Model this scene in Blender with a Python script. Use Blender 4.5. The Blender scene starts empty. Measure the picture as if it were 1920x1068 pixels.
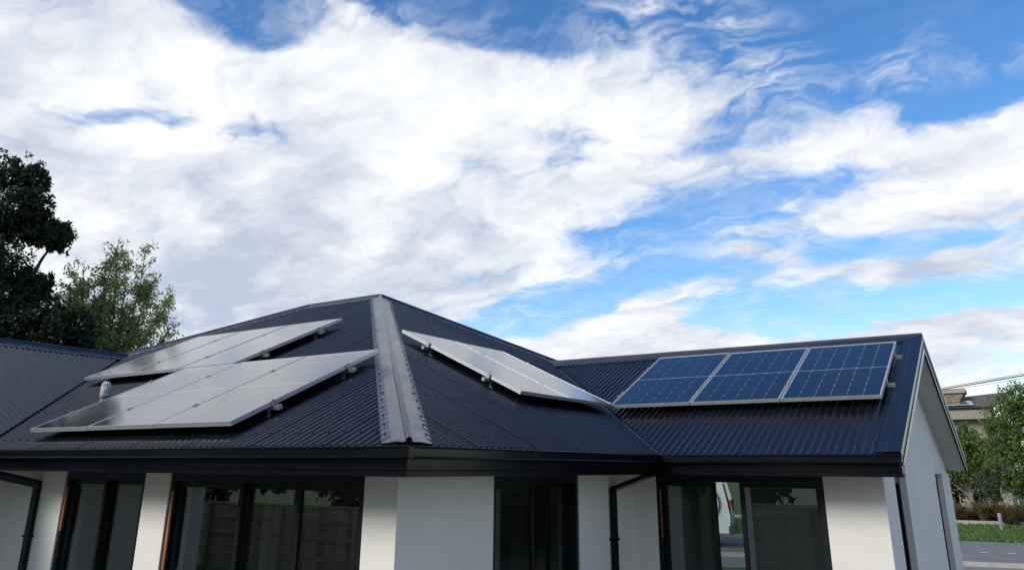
import bpy, math, random
from mathutils import Vector, Matrix
random.seed(7)
R = math.radians
S = bpy.context.scene
COL = S.collection

# ------------------------------------------------------------------ camera
ZC = 2.30                                   # eye height above the lawn
cd = bpy.data.cameras.new('camera'); cam = bpy.data.objects.new('camera', cd); COL.objects.link(cam)
FW = Vector((-0.52434987, 0.79018821, 0.31726928)); RT = Vector((0.83440908, 0.55110798, 0.00644017)); UP = Vector((0.16976069, -0.26810927, 0.94831362))
cam.matrix_world = Matrix(((RT.x, UP.x, -FW.x, 0), (RT.y, UP.y, -FW.y, 0), (RT.z, UP.z, -FW.z, ZC), (0, 0, 0, 1)))
cd.sensor_fit = 'HORIZONTAL'; cd.sensor_width = 36.0; cd.lens = 1466.3 / 1920 * 36.0
cd.shift_x = 0.0; cd.shift_y = -(534.0 - 383.5) / 1920
cd.clip_start = 0.05; cd.clip_end = 6000
S.camera = cam

# ------------------------------------------------------------------ sky, sun, exposure
SUN_EL, SUN_DIR = 32.0, (-0.35, -0.94)      # towards the sun on the ground plan
S.view_settings.view_transform = 'Standard'; S.view_settings.look = 'None'
S.view_settings.gamma = 1.0; S.view_settings.use_curve_mapping = False
S.cycles.caustics_reflective = False
S.view_settings.exposure = 0.45
CLOUD_W, CLOUD_G = (4.85, 4.95, 5.1), (2.65, 3.0, 3.65)
SKY_STRENGTH = 0.15

def build_world():
    w = bpy.data.worlds.new('World'); S.world = w; w.use_nodes = True
    nt = w.node_tree; N = nt.nodes; L = nt.links; N.clear()
    out = N.new('ShaderNodeOutputWorld'); bg = N.new('ShaderNodeBackground'); bg.inputs[1].default_value = SKY_STRENGTH
    sky = N.new('ShaderNodeTexSky'); sky.sky_type = 'NISHITA'; sky.sun_disc = False
    sky.sun_elevation = R(SUN_EL); sky.sun_rotation = math.atan2(SUN_DIR[0], SUN_DIR[1]); sky.air_density = 1.0; sky.dust_density = 0.3; sky.ozone_density = 2.0
    hsv = N.new('ShaderNodeHueSaturation'); hsv.inputs['Saturation'].default_value = 1.30; hsv.inputs['Hue'].default_value = 0.505; hsv.inputs['Value'].default_value = 0.90
    L.new(sky.outputs[0], hsv.inputs['Color'])
    tc = N.new('ShaderNodeTexCoord'); sep = N.new('ShaderNodeSeparateXYZ'); L.new(tc.outputs['Generated'], sep.inputs[0])
    def math_(op, a, b=None, c=None):
        n = N.new('ShaderNodeMath'); n.operation = op
        for i, v in enumerate((a, b, c)):
            if v is None: continue
            if isinstance(v, (int, float)): n.inputs[i].default_value = v
            else: L.new(v, n.inputs[i])
        return n.outputs[0]
    x, y, z = sep.outputs
    az = math_('MULTIPLY', math_('ARCTAN2', x, y), 180 / math.pi)
    el = math_('MULTIPLY', math_('ARCSINE', z), 180 / math.pi)
    zz = math_('ADD', math_('MAXIMUM', z, 0.0), 0.26)
    comb = N.new('ShaderNodeCombineXYZ'); L.new(math_('DIVIDE', x, zz), comb.inputs[0]); L.new(math_('DIVIDE', y, zz), comb.inputs[1])
    P = comb.outputs[0]                     # the cloud layer seen in perspective
    def noise(vec, scale, detail, rough, dist=0.0, off=(0, 0, 0), sc=(1, 1, 1), rot=0.0):
        m = N.new('ShaderNodeMapping'); m.inputs['Location'].default_value = off; m.inputs['Scale'].default_value = sc; m.inputs['Rotation'].default_value = (0, 0, rot); L.new(vec, m.inputs[0])
        n = N.new('ShaderNodeTexNoise'); n.inputs['Scale'].default_value = scale; n.inputs['Detail'].default_value = detail
        n.inputs['Roughness'].default_value = rough; n.inputs['Distortion'].default_value = dist; L.new(m.outputs[0], n.inputs['Vector'])
        return n.outputs['Fac'], n.outputs['Color']
    # direction coordinates (azimuth, elevation), shaken a little so that no outline is smooth
    ae = N.new('ShaderNodeCombineXYZ'); L.new(az, ae.inputs[0]); L.new(el, ae.inputs[1])
    wn = noise(P, 1.6, 6, 0.6)[1]
    wv = N.new('ShaderNodeVectorMath'); wv.operation = 'MULTIPLY_ADD'; L.new(wn, wv.inputs[0]); wv.inputs[1].default_value = (12, 6, 0); L.new(ae.outputs[0], wv.inputs[2])
    wv2 = N.new('ShaderNodeVectorMath'); wv2.operation = 'SUBTRACT'; L.new(wv.outputs[0], wv2.inputs[0]); wv2.inputs[1].default_value = (6, 3, 0)
    AE = wv2.outputs[0]
    def blobs(lst, start):
        acc = start
        for (ca, ce, ra, re, rot, amp) in lst:
            m = N.new('ShaderNodeMapping'); m.vector_type = 'TEXTURE'; m.inputs['Location'].default_value = (ca, ce, 0)
            m.inputs['Rotation'].default_value = (0, 0, R(rot)); m.inputs['Scale'].default_value = (ra, re, 1); L.new(AE, m.inputs[0])
            g = N.new('ShaderNodeTexGradient'); g.gradient_type = 'SPHERICAL'; L.new(m.outputs[0], g.inputs[0])
            acc = math_('MULTIPLY_ADD', g.outputs['Fac'], amp, acc)
        return acc
    n1 = noise(P, 1.2, 10, 0.6, 0.25, (3.1, 1.7, 0), (1, 1.2, 1), R(25))[0]
    def puff(vec, scale, off):
        m = N.new('ShaderNodeMapping'); m.inputs['Location'].default_value = off; m.inputs['Scale'].default_value = (.9, 1.15, 1); m.inputs['Rotation'].default_value = (0, 0, R(30)); L.new(vec, m.inputs[0])
        v = N.new('ShaderNodeTexVoronoi'); v.feature = 'SMOOTH_F1'; v.voronoi_dimensions = '2D'; v.inputs['Scale'].default_value = scale; v.inputs['Detail'].default_value = 4; v.inputs['Roughness'].default_value = 0.55; v.inputs['Lacunarity'].default_value = 2.3; v.inputs['Smoothness'].default_value = 0.6; v.normalize = True
        L.new(m.outputs[0], v.inputs['Vector']); return math_('SUBTRACT', 1.0, v.outputs['Distance'])
    # shaken plane coordinates keep the puffs from lying on a pattern
    wp = N.new('ShaderNodeVectorMath'); wp.operation = 'MULTIPLY_ADD'; L.new(noise(P, 2.3, 5, 0.6)[1], wp.inputs[0]); wp.inputs[1].default_value = (.5, .5, 0); L.new(P, wp.inputs[2]); PW_ = wp.outputs[0]
    def fluff(o):
        a_ = noise(PW_, 3.6, 12, 0.60, 0.15, (0.3 + o, 5.2 + o * 2, 0), (.9, 1.2, 1), R(30))[0]
        return math_('ADD', math_('MULTIPLY', a_, 1.0), math_('MULTIPLY', puff(PW_, 4.2, (7.3 + o, 2.2 + o * 2, 0)), 0.55))
    n2 = fluff(0.0)
    cov = math_('ADD', math_('MULTIPLY', math_('SUBTRACT', n1, 0.5), 1.3), math_('MULTIPLY', math_('SUBTRACT', n2, 0.86), 3.3))
    cov = math_('ADD', cov, 0.22)
    cov = blobs(COVER, cov)
    # the open blue above the cloud bank, as at the top of the photograph
    hi = N.new('ShaderNodeMapRange'); hi.interpolation_type = 'SMOOTHSTEP'; hi.inputs['From Min'].default_value = 29; hi.inputs['From Max'].default_value = 42; L.new(el, hi.inputs['Value'])
    fr = N.new('ShaderNodeMapRange'); fr.interpolation_type = 'SMOOTHSTEP'; fr.inputs['From Min'].default_value = -0.35; fr.inputs['From Max'].default_value = 0.45
    L.new(math_('ADD', math_('MULTIPLY', x, 0.62), math_('MULTIPLY', y, 0.78)), fr.inputs['Value'])
    cov = math_('SUBTRACT', cov, math_('MULTIPLY', math_('MULTIPLY', hi.outputs[0], fr.outputs[0]), 1.3))
    # fewer clouds round to the right, as the right of the view shows
    rb = N.new('ShaderNodeMapRange'); rb.interpolation_type = 'SMOOTHSTEP'; rb.inputs['From Min'].default_value = 0.1; rb.inputs['From Max'].default_value = 0.9; L.new(x, rb.inputs['Value'])
    cov = math_('SUBTRACT', cov, math_('MULTIPLY', rb.outputs[0], 0.3))
    den = N.new('ShaderNodeMapRange'); den.interpolation_type = 'SMOOTHSTEP'; den.inputs['From Min'].default_value = -0.40; den.inputs['From Max'].default_value = 0.66
    L.new(cov, den.inputs['Value'])
    # thin veil of torn cirrus
    vn = noise(PW_, 6.5, 12, 0.66, 0.12, (4.4, 9.1, 0), (.7, 1.5, 1), R(-35))[0]
    vr = N.new('ShaderNodeMapRange'); vr.interpolation_type = 'SMOOTHSTEP'; vr.inputs['From Min'].default_value = 0.40; vr.inputs['From Max'].default_value = 0.68; L.new(vn, vr.inputs['Value'])
    veil = math_('MULTIPLY', vr.outputs[0], math_('MINIMUM', blobs(VEIL, 0.04), 0.85))
    den_out = math_('SUBTRACT', 1.0, math_('MULTIPLY', math_('SUBTRACT', 1.0, den.outputs[0]), math_('SUBTRACT', 1.0, veil)))
    # shade inside the cloud layer
    s1 = noise(P, 1.1, 8, 0.58, 0.2, (8.3, 2.2, 0), (0.8, 1.5, 1), R(30))[0]
    s2 = noise(P, 4.5, 6, 0.6, 0.2, (1.3, 7.2, 0), (0.8, 1.5, 1), R(30))[0]
    relief = math_('MULTIPLY', math_('SUBTRACT', n2, fluff(0.05)), 1.7)      # side of each puff turned to the sun
    sh = math_('ADD', math_('MULTIPLY', math_('SUBTRACT', s1, 0.5), 1.9), math_('MULTIPLY', math_('SUBTRACT', s2, 0.5), 1.5))
    sh = math_('ADD', math_('ADD', sh, 0.70), relief)
    sh = blobs([b_[:5] + (b_[5] * (0.6 if b_[5] < 0 else 0.9),) for b_ in SHADE], sh)
    cl = math_('MINIMUM', math_('MAXIMUM', sh, 0.0), 1.0)
    mc = N.new('ShaderNodeMix'); mc.data_type = 'RGBA'; L.new(cl, mc.inputs['Factor']); mc.inputs['A'].default_value = (*CLOUD_G, 1); mc.inputs['B'].default_value = (*CLOUD_W, 1)
    mx = N.new('ShaderNodeMix'); mx.data_type = 'RGBA'; L.new(den_out, mx.inputs['Factor']); L.new(hsv.outputs[0], mx.inputs['A']); L.new(mc.outputs['Result'], mx.inputs['B'])
    L.new(mx.outputs['Result'], bg.inputs[0]); L.new(bg.outputs[0], out.inputs[0])
    w.cycles.sampling_method = 'MANUAL'; w.cycles.sample_map_resolution = 512

# gaps in the cloud (negative) and thick banks (positive): azimuth, elevation, radii, turn, amount
COVER = [
    (-54.3, 30.8, 9, 3.4, 0, -1.2), (-38.5, 32.8, 17, 4.8, 0, -1.6), (-32, 31.5, 9, 4, 0, -1.0), (-7.5, 26.5, 15, 7, 0, -1.5), (1, 26.5, 13, 6, 0, -1.5), (0, 22.8, 6, 2.2, 0, -0.8), (-13, 30, 11, 5, 0, -1.0),
    (-47.3, 31.6, 5, 3.2, 15, 1.2), (-19, 27.3, 12, 5, -25, 0.40), (-13, 17, 26, 12, 0, -0.30), (-19, 21.0, 13, 2.6, 0, 0.95), (-27, 19.5, 9, 3, 0, 0.5), (-24, 32, 14, 3, 0, -0.5), (-60.6, 23.8, 4.5, 2.2, -30, -1.0), (-64, 21.6, 6, 2.0, 0, -1.0), (-61, 21.9, 4, 1.3, 0, -0.5),
    (-21.9, 16.2, 10, 1.7, 3, -1.2), (-14.1, 18.1, 8, 1.3, 3, -0.9), (-17, 21.7, 5, 1.1, 0, -0.7), (-20, 13.7, 8, 1.3, 2, -1.3), (-6, 14.8, 9, 1.3, 0, -0.8), (-29.8, 24.1, 4, .9, 0, -0.6),
    (-31.9, 11.3, 7, 2.4, 3, -1.9), (-36, 10.5, 4, 1.7, 0, -0.9), (-13.2, 10.6, 11, 2.2, -3, -2.1), (-1.9, 10.3, 7, 2.0, 0, -1.3), (-25, 12.4, 5, 1.2, 0, -0.6),
    (-52.6, 24.3, 22, 8, 0, 0.55), (-42.8, 28.0, 10, 3.5, 0, 0.7), (-32, 23.7, 14, 6, 0, 0.7), (-24, 24.8, 7, 2.5, 0, 0.5), (-3.5, 19.4, 12, 4.6, 0, 1.1), (-49, 14, 24, 10, 0, 0.9), (-67, 19, 18, 14, 0, 0.6),
    (-16.2, 15.7, 4.5, 2.4, 0, 1.0), (-6, 13.3, 6, 2.1, 0, 0.9), (-22, 10.2, 5, 3.0, 0, 0.9), (-28, 9.6, 4, 2.2, 0, 0.6), (-10, 7.6, 22, 2.0, 0, 1.0), (-30, 7.6, 20, 2.4, 0, 0.8),
]
VEIL = [(-45, 30.0, 24, 2.8, 0, 0.45), (-62, 23, 8, 3, 0, 0.5), (-19, 28, 14, 6.5, -25, 1.5), (-47, 31.5, 6, 4, 0, 0.9), (-6, 25, 6, 2.0, 30, 0.7), (-1, 24.3, 7, 1.6, 0, 0.6), (-15, 16, 20, 4, 0, 0.5), (-12, 11, 18, 3, 0, 0.4), (-33, 11, 8, 2.5, 10, 0.6), (-62, 23, 6, 3, 0, 0.6)]
SHADE = [
    (-65.6, 16.5, 12, 3, 8, -0.40), (-63, 23.5, 12, 5, 0, 0.45), (-69, 21, 6, 3, 0, -0.2), (-66, 26.5, 6, 2.5, 0, -0.3), (-54.7, 10.2, 20, 5, 0, -0.6), (-49, 13.6, 15, 4, 0, -0.4), (-43, 14, 12, 5, 0, -0.35), (-45.5, 19.3, 7, 2.5, 10, -0.45), (-22, 20.5, 9, 1.6, 0, -0.25), (-30, 14.5, 8, 2, 0, -0.4),
    (-14.6, 14.9, 4, 1.8, 0, -0.6), (-6, 12.8, 6, 1.6, 0, -0.55), (-22, 10, 5, 2.5, 0, -0.2), (-30, 21, 10, 2.4, 0, -0.2),
    (-52.6, 24.3, 14, 5, 0, 0.5), (-40, 26, 14, 4, 0, 0.5), (-3.5, 19.4, 11, 4, 0, 0.5), (-26, 24.6, 8, 3, 0, 0.4), (-57, 17, 8, 3, 0, 0.25),
]
build_world()

sd = bpy.data.lights.new('sun', 'SUN'); sd.energy = 2.0; sd.angle = R(24); sd.color = (1.0, 0.95, 0.87)
sun = bpy.data.objects.new('sun', sd); COL.objects.link(sun)
_v = Vector((SUN_DIR[0], SUN_DIR[1], 0)).normalized() * math.cos(R(SUN_EL)); _v.z = math.sin(R(SUN_EL))
sun.rotation_euler = _v.to_track_quat('Z', 'Y').to_euler(); sun.location = (-10, -30, 40)

# ------------------------------------------------------------------ helpers
class MB:
    """collects vertices and faces of one mesh"""
    def __init__(s): s.v = []; s.f = []; s.sm = []
    def face(s, pts, smooth=False):
        i = len(s.v); s.v += [tuple(p) for p in pts]; s.f.append(tuple(range(i, i + len(pts)))); s.sm.append(smooth)
    def box(s, a, b, M=None):
        (x0, y0, z0), (x1, y1, z1) = a, b
        c = [Vector(p) for p in ((x0, y0, z0), (x1, y0, z0), (x1, y1, z0), (x0, y1, z0), (x0, y0, z1), (x1, y0, z1), (x1, y1, z1), (x0, y1, z1))]
        if M is not None: c = [M @ p for p in c]
        i = len(s.v); s.v += [tuple(p) for p in c]
        for f in ((0, 3, 2, 1), (4, 5, 6, 7), (0, 1, 5, 4), (1, 2, 6, 5), (2, 3, 7, 6), (3, 0, 4, 7)): s.f.append(tuple(i + k for k in f)); s.sm.append(False)
    def grid(s, rows, smooth=True, close=False):
        i = len(s.v); n = len(rows[0])
        for r in rows: s.v += [tuple(p) for p in r]
        for a in range(len(rows) - 1):
            for b in range(n if close else n - 1):
                c = (b + 1) % n
                s.f.append((i + a * n + b, i + a * n + c, i + (a + 1) * n + c, i + (a + 1) * n + b)); s.sm.append(smooth)
    def tube(s, pts, rad, seg=8, cap=True):
        pts = [Vector(p) for p in pts]; n = len(pts)
        if isinstance(rad, (int, float)): rad = [rad] * n
        rows = []; ref = None
        for k in range(n):
            d = (pts[min(k + 1, n - 1)] - pts[max(k - 1, 0)]).normalized()
            if ref is None: ref = d.orthogonal().normalized()
            ref = (ref - d * ref.dot(d)).normalized(); q = d.cross(ref)
            rows.append([pts[k] + (ref * math.cos(t) + q * math.sin(t)) * rad[k] for t in (2 * math.pi * j / seg for j in range(seg))])
        s.grid(rows, True, True)
        if cap: s.face(rows[0][::-1]); s.face(rows[-1])
    def prism(s, poly, off):
        """closed solid: polygon (3D points) pushed by vector off"""
        p = [Vector(q) for q in poly]; o = Vector(off); q = [a + o for a in p]
        s.face(p[::-1]); s.face(q)
        for k in range(len(p)): m = (k + 1) % len(p); s.face([p[k], p[m], q[m], q[k]])
    def build(s, name, mat, parent=None, **props):
        me = bpy.data.meshes.new(name); me.from_pydata(s.v, [], s.f); me.polygons.foreach_set('use_smooth', s.sm)
        if isinstance(mat, (list, tuple)):
            for m in mat: me.materials.append(m)
        else: me.materials.append(mat)
        me.update()
        return link(name, me, parent, **props)
def link(name, me, parent=None, **props):
    o = bpy.data.objects.new(name, me); COL.objects.link(o)
    if parent is not None: o.parent = parent
    for k, v in props.items(): o[k] = v
    return o
def thing(name, label, cat, loc=(0, 0, 0), group=None):
    o = bpy.data.objects.new(name, None); COL.objects.link(o); o.location = loc; o.empty_display_size = 0.2
    o['label'] = label; o['category'] = cat
    if group: o['group'] = group
    return o
def tag(o, label, cat, group=None):
    o['label'] = label; o['category'] = cat
    if group: o['group'] = group
    return o
def local(o, mat4):
    o.matrix_world = mat4; return o

# ------------------------------------------------------------------ materials
def mat(name, col, rough=0.6, metal=0.0, vary=0.0, scale=8.0, bump=0.0, bscale=60.0, spec=0.5, coat=0.0, island=0.0, col2=None, stretch=(1, 1, 1)):
    m = bpy.data.materials.new(name); m.use_nodes = True; nt = m.node_tree; N = nt.nodes; L = nt.links
    b = N['Principled BSDF']; b.inputs['Base Color'].default_value = (*col, 1); b.inputs['Roughness'].default_value = rough; b.inputs['Metallic'].default_value = metal
    b.inputs['Specular IOR Level'].default_value = spec; b.inputs['Coat Weight'].default_value = coat
    tc = N.new('ShaderNodeTexCoord'); mp = N.new('ShaderNodeMapping'); mp.inputs['Scale'].default_value = stretch; L.new(tc.outputs['Object'], mp.inputs[0])
    if vary or col2:
        n = N.new('ShaderNodeTexNoise'); n.inputs['Scale'].default_value = scale; n.inputs['Detail'].default_value = 8; n.inputs['Roughness'].default_value = 0.65; L.new(mp.outputs[0], n.inputs['Vector'])
        c2 = col2 or tuple(c * (1 - vary) for c in col); c1 = col if col2 else tuple(min(1, c * (1 + vary)) for c in col)
        r = N.new('ShaderNodeValToRGB'); r.color_ramp.elements[0].position = 0.35; r.color_ramp.elements[1].position = 0.65
        r.color_ramp.elements[0].color = (*c2, 1); r.color_ramp.elements[1].color = (*c1, 1); L.new(n.outputs['Fac'], r.inputs[0]); src = r.outputs[0]
        if island:
            g = N.new('ShaderNodeNewGeometry'); h = N.new('ShaderNodeHueSaturation'); L.new(src, h.inputs['Color'])
            k = N.new('ShaderNodeMapRange'); k.inputs['To Min'].default_value = 1 - island; k.inputs['To Max'].default_value = 1 + island; L.new(g.outputs['Random Per Island'], k.inputs[0]); L.new(k.outputs[0], h.inputs['Value']); src = h.outputs[0]
        L.new(src, b.inputs['Base Color'])
        rr = N.new('ShaderNodeMapRange'); rr.inputs['To Min'].default_value = max(0.02, rough - 0.08); rr.inputs['To Max'].default_value = min(1, rough + 0.08); L.new(n.outputs['Fac'], rr.inputs[0]); L.new(rr.outputs[0], b.inputs['Roughness'])
    if bump:
        n2 = N.new('ShaderNodeTexNoise'); n2.inputs['Scale'].default_value = bscale; n2.inputs['Detail'].default_value = 6; L.new(mp.outputs[0], n2.inputs['Vector'])
        bp = N.new('ShaderNodeBump'); bp.inputs['Strength'].default_value = bump; bp.inputs['Distance'].default_value = 0.01; L.new(n2.outputs['Fac'], bp.inputs['Height']); L.new(bp.outputs[0], b.inputs['Normal'])
    return m
def glass_mat(name, ior, rough, tint, power=5.0, r0=0.08):
    m = bpy.data.materials.new(name); m.use_nodes = True; nt = m.node_tree; N = nt.nodes; L = nt.links; N.clear()
    out = N.new('ShaderNodeOutputMaterial'); mix = N.new('ShaderNodeMixShader'); fr = N.new('ShaderNodeFresnel'); fr.inputs['IOR'].default_value = ior
    tr = N.new('ShaderNodeBsdfTransparent'); tr.inputs[0].default_value = (*tint, 1); gl = N.new('ShaderNodeBsdfGlossy'); gl.inputs['Roughness'].default_value = rough
    geo = N.new('ShaderNodeNewGeometry'); vm = N.new('ShaderNodeVectorMath'); vm.operation = 'DOT_PRODUCT'   # same Fresnel from both sides of the pane
    L.new(geo.outputs['Incoming'], vm.inputs[0]); L.new(geo.outputs['Normal'], vm.inputs[1])
    # Schlick on |cos|
    ab = N.new('ShaderNodeMath'); ab.operation = 'ABSOLUTE'; L.new(vm.outputs['Value'], ab.inputs[0])
    om = N.new('ShaderNodeMath'); om.operation = 'SUBTRACT'; om.inputs[0].default_value = 1; L.new(ab.outputs[0], om.inputs[1])
    pw = N.new('ShaderNodeMath'); pw.operation = 'POWER'; L.new(om.outputs[0], pw.inputs[0]); pw.inputs[1].default_value = power
    ma = N.new('ShaderNodeMath'); ma.operation = 'MULTIPLY_ADD'; L.new(pw.outputs[0], ma.inputs[0]); ma.inputs[1].default_value = 1 - r0; ma.inputs[2].default_value = r0
    N.remove(fr)
    L.new(ma.outputs[0], mix.inputs[0]); L.new(tr.outputs[0], mix.inputs[1]); L.new(gl.outputs[0], mix.inputs[2]); L.new(mix.outputs[0], out.inputs[0])
    return m
M = {}
M['roof'] = mat('roof_steel', (0.0060, 0.0080, 0.0130), 0.29, 0.0, 0.35, 1.3, 0.0, spec=0.5)
M['flash'] = mat('flashing_steel', (0.016, 0.022, 0.036), 0.27, 0.0, 0.2, 3.0, spec=0.5)
M['gutter'] = mat('gutter_steel', (0.003, 0.004, 0.008), 0.22, 0.0, 0.15, 3.0, spec=0.25)
M['under'] = mat('roof_underlay', (0.008, 0.009, 0.011), 0.8)
M['screw'] = mat('screw_head', (0.008, 0.009, 0.012), 0.45)
M['plaster'] = mat('plaster_wall', (0.76, 0.745, 0.685), 0.85, 0.0, 0.04, 1.1, 0.22, 140.0)
M['soffit'] = mat('soffit_board', (0.64, 0.63, 0.59), 0.7, 0.0, 0.03, 2.0, 0.08, 150.0)
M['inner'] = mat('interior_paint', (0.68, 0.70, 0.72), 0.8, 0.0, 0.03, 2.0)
M['innershade'] = mat('interior_paint_shaded', (0.07, 0.07, 0.075), 0.8, 0.0, 0.03, 2.0)  # copy of the interior paint, with the unlit rooms' dimness in its colour
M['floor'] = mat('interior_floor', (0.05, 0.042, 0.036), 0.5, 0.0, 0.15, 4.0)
M['frame'] = mat('window_frame', (0.004, 0.005, 0.008), 0.42, 0.0, 0.2, 6.0, spec=0.3)
M['timber'] = mat('timber_strip', (0.33, 0.13, 0.05), 0.55, 0.0, 0.3, 14.0, stretch=(4, 4, 0.6))
M['pane'] = glass_mat('window_glass', 1.52, 0.0, (0.74, 0.80, 0.78), 5.0, 0.135)
M['alu'] = mat('aluminium', (0.50, 0.51, 0.52), 0.42, 0.6, 0.06, 9.0)
M['rail'] = mat('rail_aluminium', (0.34, 0.34, 0.33), 0.42, 0.6, 0.1, 9.0)
M['cell'] = mat('solar_cell', (0.005, 0.006, 0.018), 0.30, 0.0, 0.15, 3.0, spec=0.3)
M['back'] = mat('panel_backsheet', (0.52, 0.55, 0.58), 0.5, 0.0, 0.03, 4.0)
M['solarglass'] = glass_mat('solar_glass', 1.45, 0.10, (0.95, 0.96, 0.97), 3.7, 0.012)
M['pvc'] = mat('pvc_grey', (0.50, 0.52, 0.53), 0.5, 0.0, 0.06, 20.0)
M['brass'] = mat('lamp_brass', (0.55, 0.40, 0.15), 0.35, 0.8)
M['lampglass'] = glass_mat('lamp_glass', 1.9, 0.25, (0.75, 0.8, 0.75), 2.5); M['bulb'] = mat('bulb_glow_yellow', (.75, .62, .2), .3)  # dim glow of the filament put into the bulb's yellow colour

# ------------------------------------------------------------------ house measurements (m, ground 0)
T = 0.4663; ZE = ZC + 0.1185                 # roof pitch, gutter lip
CX, CY = -3.302, 3.85                        # outer corner of the front eaves
AL, AB = 5.199, 1.617                        # half width of the hip end, length of the short ridge
YW, WD, XE = 7.701, 3.043, -1.10             # wing eave, wing half width, gable edge
XLW, LD = -8.78, 3.18                        # left wing eave and half width
OV = 0.60                                    # gutter lip to wall
ZS = ZE - 0.178                              # soffit
COSR = 1 / math.hypot(1, T); SINR = T * COSR
A = Vector((CX - AL, CY + AL, ZE + T * AL)); B = A + Vector((-AB, 0, 0))
house = thing('house', 'white plastered single storey house with dark corrugated steel hip and gable roofs carrying solar panels', 'house', (-6.5, 8.0, 0))
house_inv = Matrix.Translation(-Vector(house.location))
def hpart(mb, name, m, parent=house, **kw):
    o = mb.build(name, m, None, **kw); o.parent = parent
    o.matrix_parent_inverse = parent.matrix_world.inverted() if parent is not house else house_inv
    return o

# ---- roof planes below the sheets
def rp(side, d, along):                      # a point on a roof plane: d = plan distance from the eave
    z = ZE + T * d
    if side == 'front': return Vector((along, CY + d, z))
    if side == 'hip': return Vector((CX - d, along, z))
    if side == 'wing': return Vector((along, YW + d, z))
    if side == 'left': return Vector((XLW - d, along, z))
dz = Vector((0, 0, -0.045))
mb = MB()
BL = Vector((CX - 2 * AL - AB, CY, ZE)); BK = Vector((CX, CY + 2 * AL, ZE)); BKL = Vector((BL.x, BK.y, ZE)); C3 = Vector((CX, CY, ZE))
e = 0.06
for poly in ([C3 + Vector((-e, e, 0)), A, B, BL + Vector((0, e, 0))], [C3 + Vector((-e, e, 0)), BK, A], [BK, BKL, B, A], [BKL, BL, B]):
    mb.face([p + dz for p in poly])
wr0 = Vector((CX - WD, YW + WD, ZE + T * WD)); wr1 = Vector((XE - 0.02, YW + WD, ZE + T * WD))
mb.face([p + dz for p in (Vector((CX, YW + e, ZE)), Vector((XE - .02, YW + e, ZE)), wr1, wr0)]); mb.face([p + dz for p in (Vector((XE - .02, YW + 2 * WD, ZE)), Vector((CX, YW + 2 * WD, ZE)), wr0, wr1)])
YL0 = 1.9
lr0 = Vector((XLW - LD, YL0, ZE + T * LD)); lr1 = Vector((XLW - LD, CY + LD, ZE + T * LD))
mb.face([p + dz for p in (Vector((XLW - e, YL0, ZE)), Vector((XLW - e, CY, ZE)), lr1, lr0)]); mb.face([p + dz for p in (Vector((XLW - 2 * LD, CY, ZE)), Vector((XLW - 2 * LD, YL0, ZE)), lr0, lr1)])
roof = hpart(mb, 'roof', M['under'])
roof_inv = house_inv
def rpart(mb, name, m, **kw):
    o = mb.build(name, m, None, **kw); o.parent = roof; return o

# ---- corrugated sheets, each ten ribs wide
PITCH = 0.0762; AMP = 0.0085; SEG = 10
def sheets(orig, a, up, n, u0, u1, lo, hi):
    """orig: eave point at u = 0; a along the eave; up the slope; n the normal; lo/hi: slope range at u"""
    W = PITCH * 10
    k = math.floor(u0 / W)
    while k * W < u1:
        m = MB(); rows = []; lift = random.uniform(-0.0016, 0.0016); tilt = random.uniform(-0.0012, 0.0012)
        def flush(rows):
            if len(rows) > 1:
                m.grid(rows)
        for j in range(-3, SEG * 10 + 1):
            u = k * W + j * PITCH / SEG
            if u < u0 or u > u1: flush(rows); rows = []; continue
            l, h = lo(u), hi(u)
            if h - l < 0.01: flush(rows); rows = []; continue
            hgt = AMP * math.cos(2 * math.pi * u / PITCH) + lift + tilt * j / 100 + (0.0022 if j <= 2 else 0)
            rows.append([orig + a * u + up * v + n * hgt for v in (l, (l * .6 + h * .4), h)])
        flush(rows)
        if m.f: rpart(m, 'roof_sheet', M['roof'])
        k += 1
def screws(orig, a, up, n, u0, u1, lo, hi, rows):
    m = MB()
    for v in rows:
        u = (math.ceil(u0 / PITCH)) * PITCH; i = 0
        while u < u1:
            i += 1
            if i % 2 == 0 and lo(u) + .05 < v < hi(u) - .05:
                c = orig + a * u + up * (v + random.uniform(-.01, .01)) + n * AMP
                ring = [c + (a * math.cos(t) + up * math.sin(t)) * 0.008 for t in (math.pi / 3 * q for q in range(6))]
                top = [p + n * 0.008 for p in ring]
                m.grid([ring, top], False, True); m.face(top)
            u += PITCH
    if m.f: rpart(m, 'roof_screws', M['screw'], kind='stuff')
G0 = 0.010                                   # the sheets end above the gutter
up_f = Vector((0, COSR, SINR)); n_f = Vector((0, -SINR, COSR)); ax = Vector((1, 0, 0)); ay = Vector((0, 1, 0))
# front slope of the main roof: u = x - CX
def f_lo(u):
    x = CX + u; v = G0
    if x < XLW: v = max(v, (XLW - x) + 0.05)     # valley with the left wing
    return v / COSR
def f_hi(u):
    x = CX + u
    d = min(AL, CX - x) if x > B.x else AL - (B.x - x)
    return (d - 0.05) / COSR
fo = Vector((CX, CY, ZE))
sheets(fo, ax, up_f, n_f, BL.x - CX, -0.06, f_lo, f_hi); screws(fo, ax, up_f, n_f, BL.x - CX, -.06, f_lo, f_hi, (0.22, 1.0, 2.1, 3.2, 4.3, 5.4))
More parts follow.
